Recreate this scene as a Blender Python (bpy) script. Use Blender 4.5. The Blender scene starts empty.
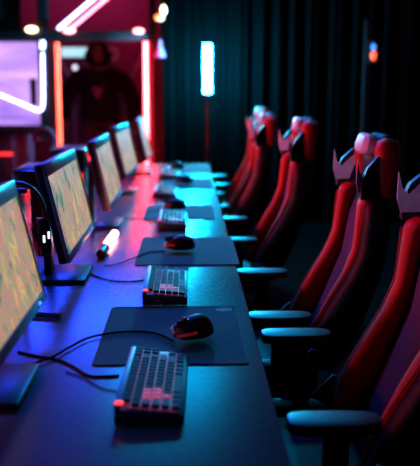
import bpy, bmesh, math, random
from mathutils import Vector, Matrix, Euler
random.seed(7)
PI = math.pi
S = bpy.context.scene
C = S.collection
R = math.radians

# ------------------------------------------------------------------ camera
F = 755.0
CAM = Vector((0, 0, 1.36))
PITCH, YAW = 10.87, 1.64
cd = bpy.data.cameras.new('camera')
cd.sensor_fit = 'HORIZONTAL'; cd.sensor_width = 36.0
cd.lens = F / 420 * 36
cd.clip_start = 0.05; cd.clip_end = 60
cd.dof.use_dof = True; cd.dof.focus_distance = 2.15; cd.dof.aperture_fstop = 2.8
cam = bpy.data.objects.new('camera', cd); C.objects.link(cam)
cam.location = CAM
cam.rotation_euler = Euler((R(90 - PITCH), 0, R(-YAW)))
S.camera = cam
RM = cam.rotation_euler.to_matrix()

def ray(px, py):
    return RM @ Vector(((px - 210) / F, (233 - py) / F, -1))
def at_z(px, py, z):
    d = ray(px, py); return CAM + d * ((z - CAM.z) / d.z)
def at_y(px, py, y):
    d = ray(px, py); return CAM + d * (y / d.y)

# ------------------------------------------------------------------ materials
def mat(name, col, rough=0.5, metal=0.0, emit=None, es=0.0, noise=0.08, scale=30.0, bump=0.0, spec=0.5, coat=0.0, sheen=0.0):
    m = bpy.data.materials.new(name); m.use_nodes = True
    n = m.node_tree.nodes; l = m.node_tree.links
    b = n['Principled BSDF']
    b.inputs['Roughness'].default_value = rough
    b.inputs['Metallic'].default_value = metal
    b.inputs['Specular IOR Level'].default_value = spec
    b.inputs['Coat Weight'].default_value = coat
    b.inputs['Sheen Weight'].default_value = sheen
    tc = n.new('ShaderNodeTexCoord')
    nz = n.new('ShaderNodeTexNoise'); nz.inputs['Scale'].default_value = scale; nz.inputs['Detail'].default_value = 4
    l.new(tc.outputs['Object'], nz.inputs['Vector'])
    rp = n.new('ShaderNodeValToRGB')
    lo = tuple(max(0, c * (1 - noise * 2)) for c in col); hi = tuple(min(1, c * (1 + noise * 2)) for c in col)
    rp.color_ramp.elements[0].position = 0.3; rp.color_ramp.elements[1].position = 0.7
    rp.color_ramp.elements[0].color = (*lo, 1); rp.color_ramp.elements[1].color = (*hi, 1)
    l.new(nz.outputs['Fac'], rp.inputs['Fac']); l.new(rp.outputs['Color'], b.inputs['Base Color'])
    if bump:
        bp = n.new('ShaderNodeBump'); bp.inputs['Strength'].default_value = bump; bp.inputs['Distance'].default_value = 0.002
        l.new(nz.outputs['Fac'], bp.inputs['Height']); l.new(bp.outputs['Normal'], b.inputs['Normal'])
    if emit:
        b.inputs['Emission Color'].default_value = (*emit, 1); b.inputs['Emission Strength'].default_value = es
    return m

def picture_mat(name, stops, sx, sy, strength, seed=0.0, detail=5):
    """a lit picture: noise bands through a colour ramp, emitted"""
    m = bpy.data.materials.new(name); m.use_nodes = True
    n = m.node_tree.nodes; l = m.node_tree.links; b = n['Principled BSDF']
    b.inputs['Base Color'].default_value = (0.01, 0.01, 0.01, 1); b.inputs['Roughness'].default_value = 0.6; b.inputs['Specular IOR Level'].default_value = 0.2
    tc = n.new('ShaderNodeTexCoord'); mp = n.new('ShaderNodeMapping')
    mp.inputs['Scale'].default_value = (1, sx, sy); mp.inputs['Location'].default_value = (seed, seed * 1.7, 0)
    l.new(tc.outputs['Object'], mp.inputs['Vector'])
    a = n.new('ShaderNodeTexNoise'); a.inputs['Scale'].default_value = 1.0; a.inputs['Detail'].default_value = detail; a.inputs['Roughness'].default_value = 0.62
    a.inputs['Distortion'].default_value = 0.6
    l.new(mp.outputs['Vector'], a.inputs['Vector'])
    rp = n.new('ShaderNodeValToRGB')
    els = rp.color_ramp.elements
    while len(els) < len(stops): els.new(0.5)
    for e, (p, c) in zip(els, stops): e.position = p; e.color = (*c, 1)
    l.new(a.outputs['Fac'], rp.inputs['Fac'])
    l.new(rp.outputs['Color'], b.inputs['Emission Color']); b.inputs['Emission Strength'].default_value = strength
    return m

M = {}
M['desk'] = mat('desk_laminate', (0.085, 0.085, 0.10), 0.27, noise=0.08, scale=60, bump=0.04, spec=1.0)
M['desk_edge'] = mat('desk_edge_band', (0.05, 0.05, 0.055), 0.4)
M['black'] = mat('black_plastic', (0.012, 0.012, 0.014), 0.42)
M['gloss'] = mat('glossy_black_plastic', (0.01, 0.01, 0.012), 0.2)
M['softblack'] = mat('soft_black_plastic', (0.03, 0.032, 0.036), 0.5)
M['metal'] = mat('dark_steel', (0.07, 0.07, 0.08), 0.35, metal=0.8)
M['bezel'] = mat('monitor_bezel', (0.30, 0.32, 0.34), 0.28)
M['foot'] = mat('monitor_foot', (0.03, 0.035, 0.04), 0.35)
M['mat'] = mat('mouse_mat_cloth', (0.006, 0.14, 0.155), 0.85, spec=0.15, noise=0.1, scale=400, bump=0.1)
M['matedge'] = mat('mouse_mat_stitching', (0.02, 0.03, 0.04), 0.8)
M['matlogo'] = mat('mouse_mat_print', (0.35, 0.5, 0.55), 0.6)
M['kcase'] = mat('keyboard_case', (0.025, 0.025, 0.028), 0.4)
M['kplate'] = mat('keyboard_top_plate', (0.10, 0.10, 0.18), 0.45, metal=0.3)
M['kglow'] = mat('keyboard_backlight_bed', (0.05, 0.02, 0.02), 0.5, emit=(0.9, 0.08, 0.30), es=0.14)
M['cap'] = mat('keycap_plastic', (0.022, 0.018, 0.035), 0.6, spec=0.2)
M['capred'] = mat('lit_red_keycap', (0.08, 0.005, 0.005), 0.5, emit=(1.0, 0.02, 0.05), es=0.30)
M['escred'] = mat('glowing_red_key', (0.5, 0.02, 0.02), 0.4, emit=(1.0, 0.06, 0.05), es=1.6)
M['mouse'] = mat('mouse_shell', (0.006, 0.006, 0.007), 0.5, spec=0.25)
M['mousetrim'] = mat('mouse_trim', (0.5, 0.6, 0.65), 0.3, metal=0.6)
M['mousered'] = mat('mouse_red_strip', (0.3, 0.01, 0.02), 0.4, emit=(1, 0.05, 0.08), es=0.08)
M['red'] = mat('red_leather', (0.62, 0.008, 0.010), 0.5, noise=0.06, scale=120, bump=0.2, spec=0.3)
M['dark'] = mat('black_leather', (0.007, 0.006, 0.009), 0.5, spec=0.35, scale=120, bump=0.2)
M['panel'] = mat('purple_black_fabric', (0.055, 0.015, 0.06), 0.7, scale=200, bump=0.2)
M['silver'] = mat('silver_leather', (0.62, 0.72, 0.82), 0.35, metal=0.3)
M['pillow'] = mat('pale_grey_leather', (0.62, 0.58, 0.60), 0.45, bump=0.2)
M['arm'] = mat('armrest_pad', (0.02, 0.024, 0.028), 0.4)
M['frame'] = mat('black_painted_steel', (0.008, 0.008, 0.010), 0.5)
M['wall'] = mat('dark_painted_wall', (0.025, 0.02, 0.04), 0.8, scale=4)
M['wallback'] = mat('plum_painted_wall', (0.16, 0.06, 0.14), 0.8, scale=4)
M['floor'] = mat('dark_carpet_floor', (0.003, 0.003, 0.004), 0.95, spec=0.02, noise=0.3, scale=60, bump=0.3)
M['curtain'] = mat('black_curtain_cloth', (0.0012, 0.0012, 0.0013), 1.0, scale=50, bump=0.2, spec=0.03)
M['cloth'] = mat('black_hoodie_cloth', (0.003, 0.002, 0.005), 0.95, scale=200, bump=0.2, spec=0.1)
M['trousers'] = mat('dark_trouser_cloth', (0.015, 0.015, 0.02), 0.95, scale=200)
M['skin'] = mat('skin', (0.05, 0.028, 0.02), 0.6, scale=20)
M['hair'] = mat('dark_hair', (0.01, 0.008, 0.008), 0.6)
M['emblem'] = mat('pink_chest_print', (0.07, 0.02, 0.04), 0.8)
M['cable'] = mat('black_cable_rubber', (0.005, 0.005, 0.006), 0.8, spec=0.1)
M['cyan'] = mat('cyan_light_tube', (0.2, 0.8, 0.9), 0.4, emit=(0.004, 0.56, 1.0), es=900)
M['pinkred'] = mat('pink_red_light_tube', (0.9, 0.2, 0.2), 0.4, emit=(1.0, 0.012, 0.016), es=135)
M['orangered'] = mat('orange_red_light_tube', (0.9, 0.2, 0.1), 0.4, emit=(1.0, 0.07, 0.025), es=5)
M['white'] = mat('blue_white_light_tube', (0.8, 0.8, 0.9), 0.4, emit=(0.45, 0.50, 1.0), es=7)
M['pinkwhite'] = mat('pink_white_light_tube', (0.9, 0.5, 0.6), 0.4, emit=(1.0, 0.16, 0.26), es=6)
M['warm'] = mat('warm_white_lamp_glass', (0.9, 0.9, 0.7), 0.4, emit=(1.0, 0.80, 0.42), es=6)
M['orange'] = mat('orange_lamp_glass', (0.9, 0.5, 0.2), 0.4, emit=(1.0, 0.30, 0.08), es=2.5)
M['pinklamp'] = mat('pink_lamp_glass', (0.9, 0.3, 0.3), 0.4, emit=(1.0, 0.22, 0.22), es=8)
M['magenta'] = mat('magenta_lamp_shade', (0.7, 0.1, 0.3), 0.5, emit=(0.8, 0.02, 0.12), es=0.6)
M['rod'] = mat('glowing_rod_glass', (0.9, 0.6, 0.6), 0.4, emit=(1.0, 0.22, 0.20), es=16)
M['rodcap'] = mat('dark_red_rod_cap', (0.25, 0.02, 0.02), 0.45)
M['tealbox'] = mat('pale_teal_light_panel', (0.6, 0.8, 0.8), 0.4, emit=(0.40, 0.78, 0.85), es=1.1)
M['blueled'] = mat('blue_led', (0.1, 0.3, 0.9), 0.4, emit=(0.05, 0.25, 1.0), es=2)
M['orangeled'] = mat('orange_red_led', (0.9, 0.2, 0.1), 0.4, emit=(1.0, 0.09, 0.02), es=3)
M['whiteled'] = mat('white_led', (0.8, 0.8, 0.8), 0.4, emit=(0.8, 0.85, 1.0), es=1.5)
M['redled'] = mat('red_led', (0.9, 0.1, 0.1), 0.4, emit=(1.0, 0.03, 0.03), es=2)
M['brace'] = mat('grey_painted_steel', (0.45, 0.40, 0.45), 0.45, metal=0.2)
SCREEN_STOPS = [(0.30, (0.01, 0.03, 0.05)), (0.38, (0.06, 0.18, 0.13)), (0.44, (0.35, 0.25, 0.12)), (0.49, (0.46, 0.16, 0.18)), (0.54, (0.20, 0.26, 0.13)), (0.60, (0.55, 0.36, 0.12)), (0.68, (0.65, 0.06, 0.14))]

# ------------------------------------------------------------------ mesh helpers
def new_obj(name, me, m, parent=None):
    o = bpy.data.objects.new(name, me); C.objects.link(o)
    if m: me.materials.append(m)
    if parent: o.parent = parent
    return o

class MB:
    def __init__(s): s.bm = bmesh.new()
    def box(s, c, d, bevel=0.0, rot=None, seg=2):
        t = bmesh.new(); bmesh.ops.create_cube(t, size=1)
        bmesh.ops.scale(t, vec=d, verts=t.verts)
        if bevel: bmesh.ops.bevel(t, geom=list(t.edges), offset=min(bevel, min(d) * 0.49), segments=seg, profile=0.5, affect='EDGES')
        mt = Matrix.Translation(c) @ (rot.to_matrix().to_4x4() if rot else Matrix())
        t.transform(mt); s._merge(t); return s
    def _merge(s, t):
        me = bpy.data.meshes.new('tmp'); t.to_mesh(me); t.free(); s.bm.from_mesh(me); bpy.data.meshes.remove(me)
    def loft(s, rings, cap=True, closed=True):
        vs = [[s.bm.verts.new(p) for p in r] for r in rings]
        n = len(vs[0])
        for a, b in zip(vs[:-1], vs[1:]):
            for i in range(n if closed else n - 1):
                j = (i + 1) % n
                s.bm.faces.new((a[i], a[j], b[j], b[i]))
        if cap and closed:
            s.bm.faces.new(list(reversed(vs[0]))); s.bm.faces.new(vs[-1])
        return s
    def tube(s, pts, r, n=10, taper=None):
        pts = [Vector(p) for p in pts]; rings = []
        up = Vector((0, 0, 1))
        for i, p in enumerate(pts):
            a = pts[max(i - 1, 0)]; b = pts[min(i + 1, len(pts) - 1)]
            t = (b - a).normalized()
            u = t.cross(up) if abs(t.dot(up)) < 0.95 else t.cross(Vector((1, 0, 0)))
            u.normalize(); v = t.cross(u)
            rr = r if taper is None else taper[i]
            rings.append([p + u * rr * math.cos(2 * PI * k / n) + v * rr * math.sin(2 * PI * k / n) for k in range(n)])
        return s.loft(rings)
    def lathe(s, prof, c=(0, 0, 0), n=24):
        c = Vector(c)
        return s.loft([[c + Vector((r * math.cos(2 * PI * k / n), r * math.sin(2 * PI * k / n), z)) for k in range(n)] for r, z in prof])
    def ell(s, c, d, n=16, m=10, f=None):
        t = bmesh.new(); bmesh.ops.create_uvsphere(t, u_segments=n, v_segments=m, radius=1)
        for v in t.verts:
            if f: v.co = f(v.co.copy())
            v.co = Vector((v.co.x * d[0], v.co.y * d[1], v.co.z * d[2])) + Vector(c)
        s._merge(t); return s
    def prism(s, poly, a, b, axis='x', bevel=0.0):
        """poly in the plane across `axis`, extruded from a to b"""
        def P(u, v, w): return {'x': (w, u, v), 'y': (u, w, v), 'z': (u, v, w)}[axis]
        t = bmesh.new()
        r0 = [t.verts.new(P(u, v, a)) for u, v in poly]; r1 = [t.verts.new(P(u, v, b)) for u, v in poly]
        n = len(poly); t.faces.new(r0); t.faces.new(list(reversed(r1)))
        for i in range(n): t.faces.new((r0[i], r1[i], r1[(i + 1) % n], r0[(i + 1) % n]))
        bmesh.ops.recalc_face_normals(t, faces=t.faces)
        if bevel: bmesh.ops.bevel(t, geom=list(t.edges), offset=bevel, segments=2, profile=0.5, affect='EDGES')
        s._merge(t); return s
    def build(s, name, m, parent=None, angle=40):
        bmesh.ops.recalc_face_normals(s.bm, faces=s.bm.faces)
        me = bpy.data.meshes.new(name); s.bm.to_mesh(me); s.bm.free()
        me.polygons.foreach_set('use_smooth', [True] * len(me.polygons))
        me.set_sharp_from_angle(angle=R(angle))
        return new_obj(name, me, m, parent)

def tag(o, label, cat, group=None):
    o['label'] = label; o['category'] = cat
    if group: o['group'] = group
    return o
def thing(name, label, cat, loc=(0, 0, 0), rz=0.0, group=None):
    o = bpy.data.objects.new(name, None); C.objects.link(o)
    o.location = loc; o.rotation_euler = (0, 0, rz); o.empty_display_size = 0.1
    return tag(o, label, cat, group)
def struct(o):
    o['kind'] = 'structure'; return o
def kids(o): return [c for c in list(C.objects) if c.parent == o]
def copy_tree(o, parent=None):
    c = o.copy(); C.objects.link(c); c.parent = parent
    for ch in kids(o): copy_tree(ch, c)
    return c
def curve_pts(pts, n=6):
    pts = [Vector(p) for p in pts]; out = []
    for i in range(len(pts) - 1):
        p0 = pts[max(i - 1, 0)]; p1 = pts[i]; p2 = pts[i + 1]; p3 = pts[min(i + 2, len(pts) - 1)]
        for k in range(n):
            t = k / n
            out.append(0.5 * ((2 * p1) + (p2 - p0) * t + (2 * p0 - 5 * p1 + 4 * p2 - p3) * t * t + (3 * p1 - p0 - 3 * p2 + p3) * t ** 3))
    out.append(pts[-1]); return out
def ring(c, ax, ay, u, v, n=14, p=2.6):
    """superellipse ring around c in the plane u,v"""
    out = []
    for k in range(n):
        a = 2 * PI * k / n; ca, sa = math.cos(a), math.sin(a)
        out.append(Vector(c) + u * ax * math.copysign(abs(ca) ** (2 / p), ca) + v * ay * math.copysign(abs(sa) ** (2 / p), sa))
    return out

# ------------------------------------------------------------------ the setting
def slab(name, c, d, m): return struct(MB().box(c, d).build(name, m))
X0, X1, Y0, Y1, ZC = -3.4, 3.0, -1.6, 10.2, 3.3
slab('floor', ((X0 + X1) / 2, (Y0 + Y1) / 2, -0.05), (X1 - X0, Y1 - Y0, 0.1), M['floor'])
slab('ceiling', ((X0 + X1) / 2, (Y0 + Y1) / 2, ZC + 0.05), (X1 - X0, Y1 - Y0, 0.1), M['wall'])
slab('wall_left', (X0 - 0.05, (Y0 + Y1) / 2, ZC / 2), (0.1, Y1 - Y0, ZC), M['wall'])
slab('wall_right', (X1 + 0.05, (Y0 + Y1) / 2, ZC / 2), (0.1, Y1 - Y0, ZC), M['wall'])
slab('wall_back', ((X0 + X1) / 2, Y1 + 0.05, ZC / 2), (X1 - X0, 0.1, ZC), M['wallback'])
slab('wall_front', ((X0 + X1) / 2, Y0 - 0.05, ZC / 2), (X1 - X0, 0.1, ZC), M['wall'])

# curtain behind the cyan tube
def curtain(name, xa, xb, y, label):
    b = bmesh.new(); n = int((xb - xa) / 0.02); rows = []
    for k in range(n + 1):
        x = xa + (xb - xa) * k / n
        d = 0.035 * math.sin(x * 34 + 1.3 * math.sin(x * 7)) + 0.02 * math.sin(x * 83)
        rows.append([(x, y + d, z) for z in (0.02, 0.8, 1.7, 2.6, ZC - 0.02)])
    mb = MB()
    fr = rows; bk = [[(p[0], p[1] + 0.012, p[2]) for p in r] for r in rows]
    mb.loft([f + list(reversed(k)) for f, k in zip(fr, bk)])
    return tag(mb.build(name, M['curtain'], angle=80), label, 'curtain')
curtain('curtain', -0.27, 2.95, 7.6, 'black floor-length curtain hanging behind the cyan light tube')

# ------------------------------------------------------------------ desk
DZ = 0.73
DX1 = 0.172
endp = at_z(180, 163.5, DZ).y
desk = thing('long_desk', 'long dark laminate gaming desk carrying the row of monitors and keyboards', 'desk', (0, 0, 0))
MB().box(((-1.0 + DX1) / 2, (0.55 + endp) / 2, DZ - 0.014), (DX1 + 1.0, endp - 0.55, 0.028), 0.004).build('tabletop', M['desk'], desk)
MB().box(((-1.0 - 0.02) / 2 - 0.2, (0.55 + endp) / 2, 0.45), (0.02, endp - 0.75, 0.40), 0.003).build('modesty_panel', M['frame'], desk)
for yy in (0.75, 2.11, 3.1, 4.17, 5.17, endp - 0.12):
    for xx in (-0.92, -0.2):
        m = MB(); m.box((xx, yy, 0.347), (0.05, 0.05, 0.69), 0.004); m.box((xx, yy, 0.012), (0.08, 0.10, 0.02), 0.004)
        m.build('leg', M['frame'], desk)

# ------------------------------------------------------------------ monitors
def make_monitor():
    t = thing('monitor', '', 'monitor')
    # foot front edge at x=+0.19 from panel-side; local +x is the viewing side
    foot = MB().box((-0.02, 0, 0.008), (0.165, 0.23, 0.016), 0.007).build('foot', M['foot'], t)
    MB().prism([(-0.035, 0.012), (0.035, 0.012), (0.028, 0.30), (-0.028, 0.30)], -0.085, -0.06, 'x', 0.005).build('neck', M['black'], t)
    rot = Euler((0, R(-12.5), 0))
    c = Vector((0.005, 0, 0.262))
    W, H = 0.60, 0.305
    def off(dx, dy, dz):
        v = Vector((dx, dy, dz)); v.rotate(rot); return c + v
    MB().box(off(-0.012, 0, 0), (0.026, W, H), 0.006, rot).build('housing', M['black'], t)
    MB().box(off(-0.035, 0, -0.02), (0.03, W * 0.62, H * 0.55), 0.012, rot).build('back_cover', M['black'], t)
    fr = MB()
    z1 = H / 2; bz = 0.010
    fr.box(off(0.004, 0, z1 - 0.020), (0.012, W, 0.040), 0.002, rot)
    fr.box(off(0.004, 0, -z1 + 0.012), (0.012, W, 0.024), 0.002, rot)
    for s in (-1, 1): fr.box(off(0.004, s * (W / 2 - bz / 2), 0), (0.012, bz, H), 0.002, rot)
    fr.build('bezel', M['bezel'], t)
    sm = bpy.data.meshes.new('screen')
    m = MB(); m.box(off(0.0035, 0, -0.002), (0.004, W - 2 * bz, H - 0.052), 0, rot)
    m.build('screen', None, t)
    sb = MB().box(off(0.011, 0.22, -z1 + 0.010), (0.003, 0.018, 0.006), 0.001, rot).build('power_light', M['blueled'], t)
    return t
mon0 = make_monitor()
mlabels = ['nearest monitor, cut off by the left edge of the photo',
           'second monitor from the camera, its foot beside the thin cable, glowing rod to its right',
           'third monitor from the camera, standing directly behind the glowing pink rod',
           'fourth monitor from the camera, partly hidden between the third and the last',
           'farthest monitor, beside the bottom of the tall pink-red light tube']
mspots = [(-0.402, 1.53, 0, -0.005), (-0.402, 2.515, 0, 0), (-0.378, 3.50, 0, 0), (-0.388, 4.66, -3, 0.0), (-0.335, 5.68, 0, 0.0)]
for i, (x, y, a, dz) in enumerate(mspots):
    o = mon0 if i == 0 else copy_tree(mon0)
    o.location = (x, y, DZ); o.rotation_euler.z = R(a)
    o['label'] = mlabels[i]; o['group'] = 'monitors along the left of the desk'
    for ch in kids(o):
        if ch.name.startswith('screen'):
            if i: ch.data = ch.data.copy()
            ch.data.materials.clear()
            ch.data.materials.append(picture_mat('game_picture', SCREEN_STOPS, 22, 12, 1.25, seed=i * 3.3 + 1))

# ------------------------------------------------------------------ mouse mats
def make_mat(corners, label, logo=False):
    """corners on desk plane near-left, near-right, far-right, far-left"""
    P = [at_z(px, py, DZ) for px, py in corners]
    c = sum(P, Vector()) / 4
    t = thing('mouse_mat', label, 'mouse mat', (c.x, c.y, DZ), 0, 'dark mouse mats on the desk')
    # square it up: average the sides
    x0 = (P[0].x + P[3].x) / 2 - c.x; x1 = (P[1].x + P[2].x) / 2 - c.x
    y0 = (P[0].y + P[1].y) / 2 - c.y; y1 = (P[2].y + P[3].y) / 2 - c.y
    def rr(x0, x1, y0, y1, r=0.012):
        pts = []
        for cx, cy, a0 in ((x1 - r, y1 - r, 0), (x0 + r, y1 - r, 90), (x0 + r, y0 + r, 180), (x1 - r, y0 + r, 270)):
            for k in range(4): pts.append((cx + r * math.cos(R(a0 + 30 * k)), cy + r * math.sin(R(a0 + 30 * k))))
        return pts
    MB().prism(rr(x0, x1, y0, y1), 0.0005, 0.0035, 'z').build('mat_cloth', M['mat'], t)
    m = MB(); o_ = rr(x0 - .002, x1 + .002, y0 - .002, y1 + .002); i_ = rr(x0 + .003, x1 - .003, y0 + .003, y1 - .003)
    for (a, b) in zip(range(16), [*range(1, 16), 0]):
        q = [o_[a], o_[b], i_[b], i_[a]]
        lo = [Vector((*p, 0.0004)) for p in q]; hi = [Vector((*p, 0.0044)) for p in q]
        m.loft([lo, hi])
    m.build('stitched_edge', M['matedge'], t)
    if logo:
        lp = at_z(224, 311, DZ) - Vector((c.x, c.y, 0)); m = MB()
        n = 28
        def ringpts(a, b, z): return [Vector((lp.x + a * math.cos(2 * PI * k / n), lp.y + b * math.sin(2 * PI * k / n), z)) for k in range(n)]
        m.loft([ringpts(.022, .018, .0036), ringpts(.022, .018, .0046), ringpts(.019, .0145, .0046), ringpts(.019, .0145, .0036)], cap=False)
        m.prism([(lp.x - .013, lp.y - .004), (lp.x + .013, lp.y - .004), (lp.x + .009, lp.y + .004), (lp.x - .009, lp.y + .004)], .0036, .0044, 'z')
        m.build('printed_emblem', M['matlogo'], t)
    return t
make_mat([(93.6, 366), (250.6, 365), (234, 307.5), (111.7, 308.5)], 'nearest dark mouse mat with a pale oval emblem, under the nearest mouse', True)
make_mat([(137, 265.5), (240, 265.5), (230.5, 238.5), (142, 238)], 'second mouse mat from the camera, between the second and third keyboards')
make_mat([(143, 219.5), (215, 219.5), (212, 205.5), (148, 206)], 'third mouse mat from the camera, half covered by the third keyboard')
make_mat([(160, 189), (213, 189), (211, 179), (163, 179)], 'fourth mouse mat from the camera, small and blue-lit behind the white glare')
make_mat([(165, 173), (210.5, 173), (209, 165.5), (166, 165.5)], 'farthest mouse mat, at the far end of the desk')

# ------------------------------------------------------------------ keyboards
def make_keyboard():
    t = thing('keyboard', '', 'keyboard')
    L, W = 0.335, 0.132      # along y (local), across x ; origin near face centre
    # local: y 0..L, x -W/2..W/2 ; -x is the top (function row) side
    MB().prism([(-W / 2, 0.002), (W / 2, 0.002), (W / 2, 0.024), (-W / 2, 0.036)], 0, L, 'y', 0.003).build('case', M['kcase'], t)
    def zt(x): return 0.030 - x / W * 0.012
    tilt = Euler((0, math.atan(0.012 / W), 0))
    MB().box((-0.004, L / 2, zt(0) + 0.0008), (0.116, L - 0.024, 0.0012), 0, tilt).build('backlight_bed', M['kglow'], t)
    MB().box((-W / 2 + 0.006, L / 2, zt(-W / 2) + 0.003), (0.012, L, 0.007), 0.002, tilt).build('top_strip', M['kplate'], t)
    MB().box((-W / 2 + 0.009, 0.010, zt(-W / 2) + 0.009), (0.016, 0.010, 0.006), 0.002).build('glowing_corner_key', M['escred'], t)['label'] = 'glowing red corner key'
    rows = [[1] * 13 + [0.25, 1, 1, 1], [1] * 13 + [2, .25, 1, 1], [1.5] + [1] * 12 + [1.5, .25, 1, 1], [1.75] + [1] * 11 + [2.25, .25, 0, 1, 0][:2] ,
            [2.25] + [1] * 10 + [2.75, .25, 1], [1.25, 1.25, 1.25, 5.25, 1.25, 1.25, 1.25, .25, 1, 1, 1]]
    widths = {}
    u = 0.0185
    for r, row in enumerate(rows):
        x = -0.046 + r * 0.0190
        y = 0.008
        if r == 0: y += 0.019 * 0.9
        for w in row:
            if w == 0.25: y += 0.004; continue
            if w == 0: y += u; continue
            key = w
            if y + w * u > L - 0.004: break
            if key not in widths:
                a, b = 0.0085, w * u / 2 - 0.0032
                ta, tb = 0.0072, b - 0.0014
                m = MB(); m.loft([[Vector((-a, -b, 0)), Vector((a, -b, 0)), Vector((a, b, 0)), Vector((-a, b, 0))],
                                  [Vector((-ta, -tb, .0085)), Vector((ta, -tb, .0085)), Vector((ta, tb, .0085)), Vector((-ta, tb, .0085))]])
                o = m.build('keycap', M['cap'], t); widths[key] = o
            else:
                o = widths[key].copy(); C.objects.link(o); o.parent = t
            o.location = (x, y + w * u / 2, zt(x) + 0.003); o.rotation_euler = tilt
            if r in (2, 3, 4) and 0.012 < y < 0.085 and (r != 4 or y < 0.05):
                o.material_slots[0].link = 'OBJECT'; o.material_slots[0].material = M['capred']
            y += w * u
    return t
kb0 = make_keyboard()
klabels = ['nearest keyboard, with a glowing red corner key, overlapping the nearest mouse mat',
           'second keyboard from the camera, black with pale key tops, before the second mouse mat',
           'third keyboard from the camera, lying partly over the third mouse mat',
           'fourth keyboard from the camera, small, in the pink glow of the desk',
           'farthest keyboard, tiny and dark near the far end of the desk']
# (near face bottom left px, right px, y px)
kspots = [(116.5, 181.5, 430), (143, 187, 306), (157.5, 187.5, 231), (154, 176, 199), (161, 178, 180)]
for i, (xa, xb, py) in enumerate(kspots):
    o = kb0 if i == 0 else copy_tree(kb0)
    a = at_z(xa, py, DZ); b = at_z(xb, py, DZ)
    on = 0.0042 if i == 0 else 0.0005
    o.location = ((a.x + b.x) / 2 , a.y, DZ + (0.0045 if i in (0, 2) else 0.0005)); o.rotation_euler.z = R([-1.5, 0, 0, 0, 0][i])
    o['label'] = klabels[i]; o['group'] = 'keyboards along the desk'

# ------------------------------------------------------------------ mice
def make_mouse():
    t = thing('mouse', '', 'mouse')
    # local: nose points -x (away from the user on the right), y across
    def shp(v):
        z = v.z if v.z > 0 else v.z * 0.25
        w = 1 - 0.16 * (1 - abs(v.x)) * (1 if abs(v.x) < .9 else 0)
        return Vector((v.x, v.y * w, z * (1.0 - 0.22 * (-v.x))))
    MB().ell((0, 0, 0.011), (0.060, 0.038, 0.031), 24, 14, shp).build('shell', M['mouse'], t)
    MB().prism([(-0.058, -0.0015), (-0.01, -0.0015), (-0.01, 0.0015), (-0.058, 0.0015)], 0.026, 0.0385, 'z', 0.0004).build('button_seam', M['black'], t)
    r = MB(); r.tube([(-0.034, -0.004, 0.034), (-0.034, 0.004, 0.034)], 0.009, 14); r.build('scroll_wheel', M['softblack'], t)
    MB().tube(curve_pts([(-0.060, 0.005, 0.014), (-0.045, 0.029, 0.018), (0.0, 0.034, 0.022), (0.045, 0.026, 0.020)]), 0.0055, 8).build('side_trim', M['mousetrim'], t)
    MB().tube(curve_pts([(-0.062, -0.004, 0.014), (-0.050, -0.022, 0.018), (-0.02, -0.031, 0.020)]), 0.0025, 8).build('light_strip', M['mousered'], t)
    return t
ms0 = make_mouse()
mice = [(194, 341, 'nearest mouse, black with a pale rim, on the mat with the oval emblem', 38),
        (180, 252, 'second mouse from the camera, black, on the second mouse mat', 0),
        (175, 211, 'third mouse from the camera, just beyond the third keyboard', 0),
        (184, 185, 'fourth mouse from the camera, small black oval on the fourth mat', 0),
        (177, 170.5, 'farthest mouse, on the last mat at the end of the desk', 0)]
MOUSE = []
for i, (px, py, lab, a) in enumerate(mice):
    o = ms0 if i == 0 else copy_tree(ms0)
    p = at_z(px, py, DZ)
    o.location = (p.x, p.y, DZ + 0.0045); o.rotation_euler.z = R(a); MOUSE.append(p)
    o.scale = (0.92, 1.15, 1.5) if i == 0 else (1.0, 1.25, 1.5)
    o['label'] = lab; o['group'] = 'black mice on the desk'

# ------------------------------------------------------------------ cables
def cable(pts, label, r=0.0024, z=0.0032, lift=()):
    W = []
    for k, (px, py) in enumerate(pts):
        zz = DZ + z + (lift[k] if k < len(lift) else 0)
        W.append(at_z(px, py, zz))
    tag(MB().tube(curve_pts(W), r, 8).build('cable', M['cable']), label, 'cable', 'cables lying on the desk')
cable([(174, 341), (158, 334), (138, 331.5), (112, 333), (88, 338), (68, 348), (50, 358), (22, 367)], 'thick mouse cable arching from the nearest mouse to the left monitor', 0.0030, 0.0075, )
cable([(119, 375.5), (106, 376.5), (88, 375.5), (72, 366), (56, 359.5), (36, 356), (18, 352)], 'keyboard cable running left from the nearest keyboard', 0.0032)
cable([(117, 391), (104, 389), (92, 383), (80, 376), (66, 372)], 'thin faint cable end left of the nearest keyboard', 0.0018)
cable([(144, 280), (132, 281.5), (114, 281), (98, 277), (88, 272)], 'keyboard cable running left from the second keyboard', 0.0024)
cable([(165, 251), (150, 252), (136, 257), (118, 264), (104, 266)], 'mouse cable curving left from the second mouse past the glowing rod', 0.0024, 0.0065)
cable([(160, 224), (150, 220.5), (138, 218.5), (124, 218)], 'short cable left of the third keyboard', 0.0022)
cable([(165, 209), (152, 211), (140, 212), (128, 209)], 'thin cable left of the third mouse', 0.0020, 0.0062)
p = at_z(36, 316, DZ); q = at_z(60, 319.5, DZ)
t = thing('headset_stand', 'black headset stand with a bar foot between the first and second monitors', 'stand', (p.x, p.y, DZ))
MB().tube([(-.06, 0, .009), (q.x - p.x, q.y - p.y, .009)], .008, 10).build('foot_bar', M['black'], t)
MB().tube([(-.03, -.07, .008), (-.03, .07, .008)], .007, 10).build('cross_bar', M['black'], t)
MB().tube([(-.03, 0, .012), (-.035, 0, .30), (-.035, 0, .350)], .008, 10).build('pole', M['black'], t)
MB().box((-.035, 0, .355), (.05, .035, .012), .004).build('hanger', M['black'], t)
t = thing('headset', 'black headset with small white marks hanging on the stand between the monitors', 'headset', (p.x - .035, p.y, DZ + .366)); t.rotation_euler.z = R(25); t.scale = (.85, 1, 1)
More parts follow.
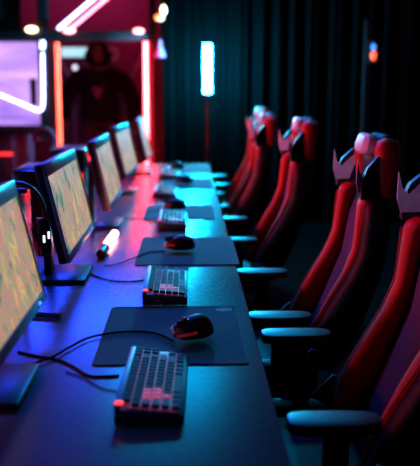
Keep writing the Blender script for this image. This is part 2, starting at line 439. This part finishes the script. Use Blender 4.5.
hp = [(math.sin(a_) * .085, .0, -.085 + .095 * math.cos(a_)) for a_ in [R(k) for k in range(-95, 96, 10)]]
m = MB(); m.loft([ring(q_, .012, .006, Vector((0, 1, 0)), Vector((math.sin(a_), 0, math.cos(a_))), 10) for q_, a_ in zip(hp, [R(k) for k in range(-95, 96, 10)])])
m.build('headband', M['black'], t)
for s_ in (-1, 1):
    cup = MB(); cup.loft([[Vector((s_ * xx, .045 * k_ * math.cos(2 * PI * j / 18), -.145 + .055 * k_ * math.sin(2 * PI * j / 18))) for j in range(18)] for xx, k_ in ((.055, .8), (.06, 1), (.09, 1), (.098, .7))])
    c_ = cup.build('ear_cup', M['gloss'], t)
    for k_, zz_ in ((-.008, -.142), (.008, -.132)): MB().box((s_ * .074 + k_, -.0455, zz_), (.007, .004, .020), .001).build('white_mark', M['whiteled'], c_)
# ------------------------------------------------------------------ glowing rod on the desk
a = at_z(100.5, 254, DZ + .02); b = at_z(115, 233, DZ + .02)
t = thing('light_rod', 'short glowing pink-white rod light with dark red cap lying on the desk', 'lamp', (a.x, a.y, DZ))
d = (b - a); d.z = 0; L = d.length; u = d.normalized(); P0 = Vector((0, 0, 0.019))
MB().tube([P0, P0 + u * L * 0.28, P0 + u * L * 0.29, P0 + u * L * 0.30], 0, 16, [0.0175, 0.0185, 0.0185, 0.016]).build('cap', M['rodcap'], t)
MB().tube([P0 + u * L * 0.30, P0 + u * L * 0.32, P0 + u * L * 0.97, P0 + u * L], 0, 16, [0.013, 0.0165, 0.0165, 0.012]).build('glowing_tube', M['rod'], t)

# ------------------------------------------------------------------ computers behind the monitors
def make_pc():
    t = thing('desktop_computer', '', 'computer')
    MB().box((0, 0, 0.20), (0.20, 0.36, 0.40), 0.012).build('case', M['gloss'], t)
    MB().box((0, 0.0, 0.402), (0.15, 0.28, 0.006), 0.002).build('top_vent', M['black'], t)
    MB().box((0.085, -0.182, 0.16), (0.008, 0.006, 0.10), 0.002).build('accent_light', M['redled'], t)['label'] = 'red accent light strip'
    MB().box((0, -0.181, 0.05), (0.15, 0.004, 0.05), 0.001).build('front_grille', M['black'], t)
    return t
pc0 = make_pc()
for i, (x, y, lab) in enumerate([(-0.66, 2.50, 'black desktop computer behind the first and second monitors'),
                                 (-0.67, 3.46, 'black desktop computer behind the third monitor'),
                                 (-0.70, 4.55, 'black desktop computer behind the fourth monitor')]):
    o = pc0 if i == 0 else copy_tree(pc0)
    o.location = (x, y, DZ + 0.0005); o['label'] = lab; o['group'] = 'computers behind the monitors'; o.scale = (1, 1, .70)

# ------------------------------------------------------------------ gaming chairs
def make_chair():
    t = thing('gaming_chair', '', 'chair')
    # local: faces +x. origin on the floor under the column.
    # back line (front surface): x = xb - 0.31*(z-0.5)
    prof = [(0.40, .38), (0.46, .40), (0.6, .475), (0.8, .545), (1.0, .575), (1.2, .600), (1.3, .608)]
    def bx(z):
        for (z0, x0), (z1, x1) in zip(prof[:-1], prof[1:]):
            if z <= z1: return 0.16 - (x0 + (x1 - x0) * (z - z0) / (z1 - z0))
        return 0.16 - prof[-1][1]
    back_dir = Vector((-0.2, 0, 1)).normalized()
    fwd = Vector((1, 0, 0.2)).normalized()
    def bp(y, z, f): return Vector((bx(z), y, z)) + fwd * f
    def pad(cols, name, m, f0=-0.05, par=None):
        mb = MB(); rings = []
        for z, ya, yb, f in cols:
            ym = (ya + yb) / 2; h = (yb - ya) / 2
            n = 18; r = []
            for k in range(n):
                a_ = 2 * PI * k / n; ca, sa = math.cos(a_), math.sin(a_)
                yy = ym + h * math.copysign(abs(ca) ** 0.7, ca); ff = (f + f0) / 2 + (f - f0) / 2 * math.copysign(abs(sa) ** 0.7, sa)
                r.append(bp(yy, z, ff))
            rings.append(r)
        mb.loft(rings); return mb.build(name, m, par or t, 60)
    pad([(0.46, -0.13, 0.13, 0.0), (0.50, -0.15, 0.15, 0.012), (0.62, -0.15, 0.15, 0.014), (0.80, -0.15, 0.15, 0.006), (0.95, -0.14, 0.14, 0.004), (1.03, -0.11, 0.11, 0.0), (1.10, -0.10, 0.10, -0.01), (1.14, -0.09, 0.09, -0.02)], 'backrest', M['dark'], -0.075)
    pad([(0.52, -0.060, 0.060, 0.010), (0.54, -0.085, 0.085, 0.020), (0.62, -0.092, 0.092, 0.022), (0.80, -0.092, 0.092, 0.014), (0.94, -0.090, 0.090, 0.012), (0.99, -0.06, 0.06, 0.006)], 'centre_panel', M['panel'], -0.02)
    for s in (-1, 1):
        def c(z, a, b, f): return (z, min(s * a, s * b), max(s * a, s * b), f)
        # red inner face of the bolster, black outer face
        pad([c(0.47, .165, .185, .05), c(0.50, .155, .188, .060), c(0.56, .152, .190, .074), c(0.64, .150, .192, .070), c(0.70, .14, .196, .060), c(0.77, .135, .198, .045), c(0.85, .13, .198, .032), c(0.93, .125, .198, .036), c(0.99, .115, .196, .040), c(1.015, .11, .195, .034), c(1.03, .11, .18, .015)], 'side_bolster', M['red'], -0.012)
        pad([c(0.47, .18, .205, .04), c(0.50, .17, .235, .058), c(0.56, .17, .245, .068), c(0.64, .17, .250, .060), c(0.70, .17, .252, .049), c(0.77, .17, .254, .034), c(0.85, .17, .254, .022), c(0.93, .17, .250, .026), c(0.99, .16, .245, .028), c(1.015, .15, .225, .020), c(1.03, .14, .20, .0)], 'bolster_side', M['dark'], -0.06)['label'] = 'black outer side of the bolster'
        pp = [bp(s * y, z, f) for z, y, f in ((.50, .185, .070), (.56, .188, .080), (.64, .19, .072), (.70, .192, .060), (.77, .194, .045), (.85, .194, .031), (.93, .194, .035), (.99, .2, .038))]
        MB().tube(curve_pts(pp, 4), 0.002, 6).build('piping', M['red'], t)
        wout = [(-.055, 1.02), (.045, 1.02), (.052, 1.07), (.040, 1.115), (.01, 1.15), (-.05, 1.165)]
        win = [(.01, 1.045), (.052, 1.040), (.066, 1.075), (.072, 1.145), (.058, 1.105), (.040, 1.088), (.020, 1.115), (-.028, 1.168), (-.045, 1.160), (.0, 1.095)]
        def wp(poly, y): return [Vector((bx(z) + f, y + s * .55 * (f - .02), z)) for f, z in poly]
        MB().loft([wp(wout, s * .166), wp(wout, s * .190)]).build('shoulder_wing', M['dark'], t)
        o = MB().loft([wp(win, s * .160), wp(win, s * .1655)]).build('wing_lining', M['silver'], t); o['label'] = 'silver lining inside the shoulder wing'
        pad([c(1.02, .10, .180, -.03), c(1.06, .10, .190, -.012), c(1.12, .10, .196, .004), c(1.17, .10, .190, .010), c(1.195, .10, .170, .004), c(1.21, .10, .14, -.02)], 'headrest_side', M['red'], -0.065)
    pad([(1.07, -.10, .10, -.01), (1.12, -.105, .105, -.002), (1.18, -.105, .105, -.002), (1.205, -.10, .10, -.01), (1.22, -.085, .085, -.025)], 'headrest', M['dark'], -0.065)
    # head pillow
    mb = MB(); rings = []
    for k in range(11):
        v = -1 + 2 * k / 10; y = v * 0.088; sc = max(0.25, (1 - abs(v) ** 4)) 
        rings.append(ring(bp(y, 1.176, 0.006), 0.024 * (0.55 + 0.45 * sc), 0.036 * sc ** 0.4, fwd, back_dir, 16, 4.5))
    mb.loft(rings); mb.build('head_pillow', M['pillow'], t, 70)
    # seat
    mb = MB(); mb.box((-0.01, 0, 0.435), (0.46, 0.36, 0.09), 0.03, seg=3); mb.build('seat', M['dark'], t)
    for s in (-1, 1):
        mb = MB(); rings = []
        for k in range(9):
            v = k / 8; x = -0.22 + v * 0.44; sc = 1 - max(0, abs(v * 2 - 1) - .7) * 1.6
            rings.append(ring(Vector((x, s * 0.215, 0.455)), 0.045 * sc, 0.050 * sc, Vector((0, 1, 0)), Vector((0, 0, 1)), 12))
        mb.loft(rings); mb.build('seat_bolster', M['dark'], t, 60)
        # recline bracket
        MB().prism([(-0.24, .42), (-0.13, .42), (-0.16, .50), (-0.22, .56), (-0.25, .55)], s * 0.262 - .006, s * 0.262 + .006, 'y', .002).build('hinge_bracket', M['frame'], t)
        # armrest
        ar = MB(); z = 0.655
        pts = []
        for k in range(20):
            a_ = 2 * PI * k / 20; ca, sa = math.cos(a_), math.sin(a_)
            pts.append((-0.115 + 0.10 * math.copysign(abs(ca) ** .55, ca), s * 0.285 + (0.040 + 0.004 * ca) * math.copysign(abs(sa) ** .55, sa)))
        ar.prism(pts, z, z + 0.026, 'z', 0.005); arm = ar.build('armrest', M['arm'], t)
        MB().box((-0.12, s * .285, .565), (0.055, .03, .18), .006).build('arm_post', M['frame'], arm)
        MB().prism([(-0.15, .395), (-.09, .395), (-.09, .42), (-.15, .42)], s * .15, s * .30, 'y', .002).build('arm_bracket', M['frame'], arm)
        MB().box((-0.12, s * .285, .45), (0.06, .03, .08), .005).build('arm_sleeve', M['metal'], arm)
    MB().box((0, 0, .375), (.22, .26, .03), .006).build('tilt_mechanism', M['frame'], t)
    MB().tube([(0.02, 0.10, .375), (0.02, .26, .37)], .007).build('tilt_lever', M['frame'], t)
    MB().lathe([(.020, .10), (.032, .10), (.032, .25), (.026, .25), (.026, .365), (.018, .365)]).build('gas_lift', M['metal'], t)
    MB().lathe([(.03, .065), (.05, .07), (.05, .105), (.03, .11)]).build('base_hub', M['frame'], t)
    for k in range(5):
        a_ = 2 * PI * k / 5 + .3; ca, sa = math.cos(a_), math.sin(a_)
        u_ = Vector((ca, sa, 0)); v_ = Vector((-sa, ca, 0)); zz = Vector((0, 0, 1))
        mb = MB(); mb.loft([ring(u_ * .04 + zz * .088, .026, .016, v_, zz, 10), ring(u_ * .30 + zz * .072, .016, .010, v_, zz, 10)])
        leg = mb.build('base_leg', M['frame'], t)
        w = MB()
        for q_ in (-1, 1):
            cc = u_ * .295 + v_ * (.013 * q_) + zz * .027
            w.tube([cc - v_ * .008, cc + v_ * .008], .027, 16)
        w.tube([u_ * .295 + zz * .03, u_ * .295 + zz * .07], .007, 8)
        w.build('caster', M['softblack'], leg)
    return t
ch0 = make_chair()
chairs = [(0.188, 1.76, 180, 0.0, 'nearest gaming chair, cut off by the right edge of the photo'),
          (0.160, 2.50, 180, 0.0, 'second gaming chair from the camera, whole red back with pink-lit head pillow'),
          (0.100, 3.66, 180, 0.010, 'third gaming chair from the camera, bright red headrest side, left of the second'),
          (0.030, 4.68, 180, 0.0, 'fourth gaming chair from the camera, standing in front of the farthest chair'),
          (0.090, 5.65, 180, 0.010, 'farthest gaming chair, its pale head pillow showing above the fourth chair')]
for i, (x, y, a, dz, lab) in enumerate(chairs):
    o = ch0 if i == 0 else copy_tree(ch0)
    o.location = (x, y, 0); o.rotation_euler.z = R(a)
    o.scale = (1, 1, (1.25 + dz) / 1.25)
    o['label'] = lab; o['group'] = 'red and black gaming chairs along the desk'

# ------------------------------------------------------------------ lights of the place: tubes
def tube_lamp(name, pts, r, m, label, cap=None, group=None, y=None):
    t = thing(name, label, 'lamp', tuple(Vector(pts[0])), 0, group)
    o0 = Vector(pts[0]); P = [Vector(p) - o0 for p in pts]
    MB().tube(P, r, 14).build('glowing_tube', m, t)
    for a_, b_ in ((P[0], P[1]), (P[-1], P[-2])):
        d_ = (a_ - b_).normalized()
        MB().tube([a_ + d_ * .001, a_ + d_ * .018], r * 1.15, 12).build('end_cap', M['frame'], t)
    return t
FY = 7.8
# cyan tube on its stand
ct = at_y(207.5, 44.5, 7.15); cb = at_y(207.5, 93, 7.15)
tube_lamp('light_tube', [(ct.x, 7.15, ct.z), (ct.x, 7.15, cb.z)], 0.036, M['cyan'], 'bright cyan upright light tube in front of the black curtain')
t = thing('light_stand', 'thin dark stand holding up the cyan light tube', 'stand', (ct.x, 7.15, 0))
MB().tube([(0, 0, .12), (0, 0, cb.z - .05)], .011, 10).build('pole', M['frame'], t)
MB().tube([(0, 0, cb.z - .065), (0, 0, cb.z - .019)], .02, 12).build('clamp', M['frame'], t)
for k in range(3):
    a_ = 2 * PI * k / 3 + .5
    MB().tube([(0, 0, .35), (.3 * math.cos(a_), .3 * math.sin(a_), .012)], .008, 8).build('leg', M['metal'], t)

# metal frame partition
def fx(px, y=FY): return at_y(px, 100, y).x
zbeam = at_y(100, 36, FY).z
t = thing('partition_frame', 'black metal partition frame with posts and a crossbeam at the back left', 'frame', (0, FY, 0))
for px, w in ((46.5, .11), (154, .07), (-60, .11)):
    MB().box((fx(px), 0, ZC / 2), (w, .09, ZC - .01), .006).build('post', M['frame'], t)
xl, xr = fx(-60), fx(154)
MB().box(((xl + xr) / 2, 0, zbeam), (xr - xl - .02, .08, .09), .006).build('crossbeam', M['frame'], t)
MB().box(((xl + xr) / 2, 0, .06), (xr - xl - .02, .08, .10), .006).build('bottom_rail', M['frame'], t)
def onf(px, py, y=FY - .063): return tuple(at_y(px, py, y))
a, b = onf(57, 43), onf(60.5, 158)
tube_lamp('neon_tube', [a, b], .020, M['orangered'], 'orange-red upright light tube on the left post behind the monitors')
a, b = onf(145.5, 42), onf(147, 166)
tube_lamp('neon_tube', [a, b], .018, M['pinkred'], 'tall bright pink-red upright light tube beside the farthest monitor')
tube_lamp('neon_tube', [onf(58, 29), onf(99, -6)], .016, M['white'], 'blue-white slanting light tube at the top left, upper of the pair')
tube_lamp('neon_tube', [onf(69, 30), onf(112, -6)], .014, M['pinkwhite'], 'pink slanting light tube at the top left, lower of the pair')
tube_lamp('neon_tube', [onf(42.5, 41), onf(42.5, 49)], .022, M['white'], 'very short blue-white light tube above the long white one at far left')
pp = curve_pts([onf(42.5, 53, FY - .1), onf(43.0, 80, FY - .1), onf(43, 104, FY - .1), onf(40.5, 110, FY - .1), onf(35, 109.5, FY - .1), onf(15, 101, FY - .1), onf(-30, 83, FY - .1)], 5)
tube_lamp('neon_tube', pp, .014, M['white'], 'white light tube bent round the corner of the glowing lavender panel')

# lavender backlit panel in the left bay
a = at_y(-45, 42, FY + .12); b = at_y(41, 125, FY + .12)
t = thing('backlit_panel', 'large glowing lavender panel in the left bay of the frame', 'panel', ((a.x + b.x) / 2, FY + .12, b.z))
hh = a.z - b.z; ww = b.x - a.x
lav = picture_mat('lavender_backlit_picture', [(0.30, (0.10, 0.05, 0.30)), (0.42, (0.42, 0.22, 0.85)), (0.55, (0.62, 0.34, 0.95)), (0.72, (0.95, 0.5, 1.0))], 1.5, 3.0, 1.25, 2.4, 2)
MB().box((0, 0, hh / 2), (ww, .03, hh)).build('lit_face', lav, t)
m = MB(); m.box((0, 0.01, hh + .012), (ww + .05, .06, .024)); m.box((0, 0.01, -.012), (ww + .05, .06, .024)); m.box((ww / 2 + .012, 0.01, hh / 2), (.024, .06, hh)); m.box((-ww / 2 - .012, .01, hh / 2), (.024, .06, hh))
m.build('frame', M['frame'], t)
c = at_y(33.5, 92, FY + .09)
MB().box((c.x - t.location.x, c.y - t.location.y, c.z - t.location.z), (.07, .012, .27), .004).build('dark_insert', M['panel'], t)
for xx in (-ww / 2, ww / 2):
    MB().box((xx, 0.02, -b.z / 2 - .02), (.04, .04, b.z - .045), .004).build('leg', M['frame'], t)

# counter with red light below the panel
c = at_y(8, 140, FY + .45)
t = thing('counter', 'dark plum counter with a red light strip under the lavender panel', 'counter', (c.x - .3, FY + .45, 0))
MB().box((0, 0, .45), (1.3, .4, .90), .01).build('body', M['wallback'], t)
MB().box((0, -.01, .915), (1.36, .46, .03), .006).build('top', M['dark'], t)
c2 = at_y(6, 154, FY + .24); c2 = c2 - Vector(t.location)
MB().box((c2.x, -.206, c2.z), (.14, .012, .03), .004).build('light_strip', M['redled'], t)

# rounded pink lounge chair back near left post
c = at_y(43, 128, 6.9)
t = thing('lounge_chair', 'rounded plum chair back under the lavender panel beside the post', 'chair', (c.x, 6.95, 0))
m = MB(); rings = []
for k in range(13):
    a_ = PI * k / 12
    rings.append(ring(Vector((.075 * -math.cos(a_) * 1.15, 0, c.z - .12 + .10 * math.sin(a_))), .028, .03, Vector((math.cos(a_) * -1, 0, math.sin(a_))), Vector((0, 1, 0)), 10))
m.loft(rings); 
m.build('back_hoop', M['wallback'], t)
MB().box((0, .01, c.z - .30), (.20, .035, .38), .015).build('backrest', M['wallback'], t)
MB().box((0, .14, .43), (.34, .34, .07), .02).build('seat', M['dark'], t)
for sx in (-1, 1):
    MB().box((sx * .14, .0, .31), (.03, .03, .62), .004).build('leg', M['frame'], t)
    MB().box((sx * .14, .28, .20), (.03, .03, .40), .004).build('leg', M['frame'], t)

a = at_y(-60, 0, FY + .1); b = at_y(22, 33, FY + .1)
struct(MB().box(((a.x + b.x) / 2, FY + .1, (ZC + b.z) / 2), (b.x - a.x, .03, ZC - b.z)).build('darkening_board', M['frame']))  # black board added so the top of the left bay stays dark
# small lamps
def bulb(name, px, py, y, d, m, label, axis='x'):
    p = at_y(px, py, y)
    t = thing(name, label, 'lamp', tuple(p))
    MB().ell((0, 0, 0), d, 16, 10).build('glass', m, t)
    MB().box((0, .03 + d[1] * .6, 0), (d[0] * 1.2, .05, d[2] * 1.2), .006).build('mount', M['frame'], t)
    return t
bulb('wall_lamp', 31.5, 29.5, FY - .08, (.058, .03, .030), M['warm'], 'small oval warm white lamp above the lavender panel')
bulb('wall_lamp', 138.5, 31, FY - .08, (.052, .03, .026), M['pinklamp'], 'small pink oval lamp on the crossbeam above the pink-red tube')
bulb('wall_lamp', 69, 30.5, FY - .14, (.06, .03, .028), M['pinklamp'], 'pink glowing lamp at the foot of the pink slanting tube')
bulb('spot_lamp', 75, 67.5, 9.75, (.032, .03, .032), M['whiteled'], 'tiny round white lamp left of the standing person')
bulb('spot_lamp', 119, 75.5, 9.8, (.065, .03, .032), M['blueled'], 'small blue-white lamp beside the right shoulder of the standing person')
bulb('pendant_lamp', 163.5, 10, 7.35, (.026, .026, .045), M['warm'], 'small warm white hanging lamp at the top right of the frame')
bulb('pendant_lamp', 159.5, 17.5, 7.3, (.045, .03, .032), M['orange'], 'small orange hanging lamp under the warm white one')
for px, py, l in ((163.5, 10, 'warm white'), (159.5, 17.5, 'orange')):
    p = at_y(px, py, 7.33); 
    tag(MB().tube([(p.x, 7.38, p.z + .03), (p.x, 7.38, ZC - .002)], .005, 6).build('hanging_cord', M['frame']), 'thin cord from the ceiling to the small %s hanging lamp' % l, 'cord')
c = at_y(160, 57, 7.4)
t = thing('cone_lamp', 'small magenta cone lamp on the right post beside the pink-red tube', 'lamp', tuple(c))
MB().lathe([(.055, 0), (.05, .02), (.022, .10), (.018, .15)], n=16).build('shade', M['magenta'], t)
MB().tube([(0, 0, .14), (-.02, .12, .20), (-.02, .33, .20)], .008, 8).build('bracket', M['frame'], t)

# things in the bay behind the person
a = at_y(61, 47.5, 9.6); b = at_y(97, 57, 9.6)
t = thing('light_box', 'pale teal horizontal light box left of the head of the standing person', 'lamp', ((a.x + b.x) / 2, 9.6, (a.z + b.z) / 2))
MB().box((0, 0, 0), (b.x - a.x, .03, a.z - b.z), .008).build('lit_face', M['tealbox'], t)
MB().box((0, .035, 0), (b.x - a.x + .03, .04, a.z - b.z + .03), .008).build('housing', M['frame'], t)
MB().box((0, .04, -t.location.z / 2), (.03, .03, t.location.z - .005), .004).build('pole', M['frame'], t)
for xs, lab in (((60, 60, 73, 82), 'pink-lit slanting steel brace left of the standing person'), ((139, 62, 124, 92), 'pink-lit slanting steel brace right of the standing person')):
    a = at_y(xs[0], xs[1], 9.85); b = at_y(xs[2], xs[3], 9.85)
    d_ = (b - a); a2 = a - d_ * 1.2; b2 = Vector((b.x, b.y, 0.01))
    tag(MB().tube([a2, a, b, (b.x, b.y, .01)], .018, 8).build('steel_brace', M['brace']), lab, 'brace')
c = at_y(112, 54, 9.8)
t = thing('round_speaker', 'round grey speaker right of the head of the standing person', 'speaker', tuple(c))
m = MB(); n = 24
def cir(r_, y_): return [Vector((r_ * math.cos(2 * PI * k / n), y_, r_ * math.sin(2 * PI * k / n))) for k in range(n)]
m.loft([cir(.085, .10), cir(.095, 0), cir(.085, -.02), cir(.06, -.01), cir(.02, .01)]); m.build('rim', M['brace'], t)
MB().ell((0, -.005, 0), (.03, .02, .03)).build('dome', M['black'], t)
MB().box((0, .12, -t.location.z / 2), (.03, .03, t.location.z - .005), .004).build('pole', M['frame'], t)

# wall pole with leds at the far right
a = at_y(366, 20, 7.4); b = at_y(366, 76, 7.4)
t = thing('led_pole', 'thin upright pole with tiny blue and orange-red lights at the far right', 'lamp', (a.x, 7.4, 0))
MB().tube([(0, 0, .02), (0, 0, a.z)], .010, 8).build('pole', M['metal'], t)
MB().lathe([(.09, 0), (.09, .015), (.02, .02)], n=20).build('base', M['frame'], t)
for px, py, d_, m_, nm in ((373.5, 47, (.020, .012, .032), M['blueled'], 'blue_light'), (373.5, 55.5, (.024, .012, .042), M['orangeled'], 'orange_light')):
    c = at_y(px, py, 7.36)
    MB().ell((c.x - a.x, -.04, c.z), d_).build(nm, m_, t)
c = at_y(372, 52, 7.4)
MB().box((c.x - a.x, -.005, c.z), (.10, .03, .22), .006).build('light_holder', M['frame'], t)

# ------------------------------------------------------------------ standing person
def skin_mesh(name, verts, edges, radii, root, m, parent, sub=2):
    me = bpy.data.meshes.new(name); me.from_pydata(verts, edges, [])
    o = bpy.data.objects.new(name, me); C.objects.link(o)
    sk = o.modifiers.new('skin', 'SKIN'); sk.use_smooth_shade = True
    for i, r_ in enumerate(radii):
        d_ = me.skin_vertices[0].data[i]; d_.radius = r_ if isinstance(r_, tuple) else (r_, r_); d_.use_root = (i == root)
    ss = o.modifiers.new('sub', 'SUBSURF'); ss.levels = sub; ss.render_levels = sub
    dg = bpy.context.evaluated_depsgraph_get(); dg.update()
    nm = bpy.data.meshes.new_from_object(o.evaluated_get(dg))
    bpy.data.objects.remove(o); bpy.data.meshes.remove(me)
    nm.name = name; nm.materials.clear(); nm.polygons.foreach_set('use_smooth', [True] * len(nm.polygons))
    return new_obj(name, nm, m, parent)

pc = at_y(99.5, 100, 9.2)
per = thing('person', 'standing person in a black hooded sweatshirt with a pink chest print, arms hanging', 'person', (pc.x, 9.2, 0)); per.scale = (1.28, 1.1, 1.07)
V, E, Rr = [], [], []
def jv(p, r_, par=None):
    V.append(p); Rr.append(r_); i = len(V) - 1
    if par is not None: E.append((par, i))
    return i
# faces -y (towards the camera)
pel = jv((0, 0, .95), (.155, .105)); ab = jv((0, -.005, 1.10), (.145, .10), pel); chv = jv((0, 0, 1.30), (.165, .115), ab); up = jv((0, .01, 1.44), (.10, .075), chv)
nk = jv((0, .01, 1.53), (.052, .052), up); hd0 = jv((0, -.005, 1.62), (.06, .075), nk)
hands = {}
for s in (-1, 1):
    sh = jv((s * .20, .01, 1.41), .062, up); el = jv((s * .31, .03, 1.12), .042, sh); wr = jv((s * .325, -.04, .88), .028, el)
    pm = jv((s * .318, -.055, .81), (.022, .038), wr)
    for k, (dy, ln) in enumerate(((-.030, .070), (-.011, .080), (.009, .074), (.027, .058))):
        b1 = jv((s * .320, -.058 + dy, .775), .0095, pm); b2 = jv((s * .316, -.062 + dy, .775 - ln * .55), .009, b1); jv((s * .305, -.064 + dy, .775 - ln), .0075, b2)
    th = jv((s * .308, -.095, .82), .011, pm); jv((s * .302, -.112, .775), .009, th)
    hp = jv((s * .095, 0, .88), .09, pel); kn = jv((s * .115, -.02, .50), .058, hp); an = jv((s * .125, .02, .09), .040, kn)
    ft = jv((s * .135, -.09, .045), (.042, .035), an); jv((s * .14, -.16, .035), (.038, .028), ft)
body = skin_mesh('body', V, E, Rr, 0, M['skin'], per)
# head with face merged into the body mesh
bmh = bmesh.new(); bmh.from_mesh(body.data)
def headf(v):
    x, y, z = v
    if z < 0: x *= 1 - .28 * (-z); y *= 1 - .08 * (-z)
    return Vector((x, y, z))
h = MB(); h.ell((0, -.012, 1.655), (.076, .098, .118), 28, 20, headf)
h.ell((0, -.112, 1.642), (.013, .018, .024)); h.ell((0, -.104, 1.608), (.026, .010, .006)); h.ell((0, -.104, 1.598), (.022, .010, .006))
for s in (-1, 1): h.ell((s * .078, 0, 1.645), (.010, .020, .030)); h.ell((s * .029, -.098, 1.668), (.013, .009, .008)); 
h.ell((0, -.096, 1.686), (.05, .010, .006))
th_ = bpy.data.meshes.new('tmp'); h.bm.to_mesh(th_); h.bm.free(); bmh.from_mesh(th_); bpy.data.meshes.remove(th_)
bmh.to_mesh(body.data); bmh.free()
body.data.polygons.foreach_set('use_smooth', [True] * len(body.data.polygons))
MB().ell((0, .012, 1.685), (.080, .095, .100), 20, 14).build('hair', M['hair'], per)
# hooded sweatshirt
V, E, Rr = [], [], []
pe0 = jv((0, 0, .80), (.20, .135)); pel = jv((0, 0, .92), (.20, .135), pe0); ab = jv((0, -.005, 1.10), (.195, .13), pel); chv = jv((0, 0, 1.30), (.205, .14), ab); up = jv((0, .01, 1.44), (.13, .10), chv); jv((0, .02, 1.50), (.085, .08), up)
for s in (-1, 1):
    sh = jv((s * .215, .01, 1.385), .098, up); el = jv((s * .315, .03, 1.12), .080, sh); jv((s * .327, -.038, .90), .048, el)
skin_mesh('sweatshirt', V, E, Rr, 0, M['cloth'], per)
# hood: open shell round the face
m = MB(); n = 20; rings = []
def hood_ring(y, rx, rz, zc): return [Vector((rx * math.sin(2 * PI * k / n) * (1 if math.cos(2 * PI * k / n) > 0 else 1.18), y + (.03 if math.cos(2 * PI * k / n) < -.5 else 0), zc + rz * math.cos(2 * PI * k / n))) for k in range(n)]
m.loft([hood_ring(-.135, .070, .112, 1.640), hood_ring(-.150, .088, .132, 1.640), hood_ring(-.05, .108, .150, 1.635), hood_ring(.03, .110, .150, 1.63), hood_ring(.09, .088, .12, 1.62), hood_ring(.13, .03, .05, 1.61)], cap=False)
m.build('hood', M['cloth'], per, 80)
V, E, Rr = [], [], []
pel = jv((0, 0, 1.0), (.15, .10))
for s in (-1, 1):
    hp = jv((s * .098, 0, .86), .10, pel); kn = jv((s * .115, -.02, .50), .075, hp); jv((s * .125, .02, .10), .060, kn)
skin_mesh('trousers', V, E, Rr, 0, M['trousers'], per)
for s in (-1, 1):
    m = MB(); m.ell((s * .138, -.085, .045), (.050, .135, .045), 18, 12, lambda v: Vector((v.x, v.y, v.z if v.z > -.9 else -.9))); m.build('shoe', M['frame'], per)
# chest print: a plain winged wedge
zc = 1.225; yp = -.158
m = MB(); 
pts = [(-.05, .08), (-.02, .045), (0, .06), (.02, .045), (.05, .08), (.038, .0), (.02, -.05), (0, -.08), (-.02, -.05), (-.038, .0)]
m.prism([(x, zc + z) for x, z in pts], yp - .006, yp + .020, 'y'); m.build('chest_print', M['emblem'], per)

# ------------------------------------------------------------------ added fill lights (unseen, out of frame)
def area(name, loc, rot, sx, sy, col, e, spread=170):
    l = bpy.data.lights.new(name, 'AREA'); l.shape = 'RECTANGLE'; l.size = sx; l.size_y = sy; l.color = col; l.energy = e; l.spread = R(spread)
    o = bpy.data.objects.new(name, l); C.objects.link(o); o.location = loc; o.rotation_euler = Euler(rot); return o
area('blue_fill', (-0.9, 6.6, 3.2), (R(-55), 0, 0), 1.6, .2, (0.01, 0.05, 1.0), 36, 100)  # unseen, added for the blue reflection on the near desk
area('near_blue_fill', (-0.9, 0.9, 3.2), (0, R(5), 0), .3, 2.0, (0.0, 0.06, 1.0), 7, 60)  # unseen, added to deepen the blue at the near left
area('cyan_fill', (0.3, 5.2, 3.2), (R(-30), 0, 0), 1.0, .2, (0.0, 0.45, 1.0), 12, 80)  # unseen cyan fill, added to turn the mats teal
area('red_fill', (-3.1, 4.0, 2.1), (0, R(-75), 0), .25, 2.6, (1.0, 0.015, 0.06), 58, 120)  # added red fill for the left-facing sides of the chairs, unseen
area('violet_fill', (-3.1, 0.6, 1.9), (0, R(-84), R(10)), .2, 1.2, (0.25, 0.30, 1.0), 6, 120)  # soft violet fill added for the wing linings and leather rims, unseen
area('bay_fill', (-1.2, 9.55, 3.0), (R(55), 0, 0), 1.6, .3, (1.0, 0.04, 0.22), 10)  # unseen magenta fill added to brighten the wall behind the bay

w = bpy.data.worlds.new('world'); S.world = w; w.use_nodes = True
w.node_tree.nodes['Background'].inputs[0].default_value = (0.01, 0.01, 0.02, 1); w.node_tree.nodes['Background'].inputs[1].default_value = 0.05
S.view_settings.view_transform = 'Standard'; S.view_settings.look = 'None'; S.view_settings.gamma = 1; S.view_settings.use_curve_mapping = False
S.view_settings.exposure = 0.0
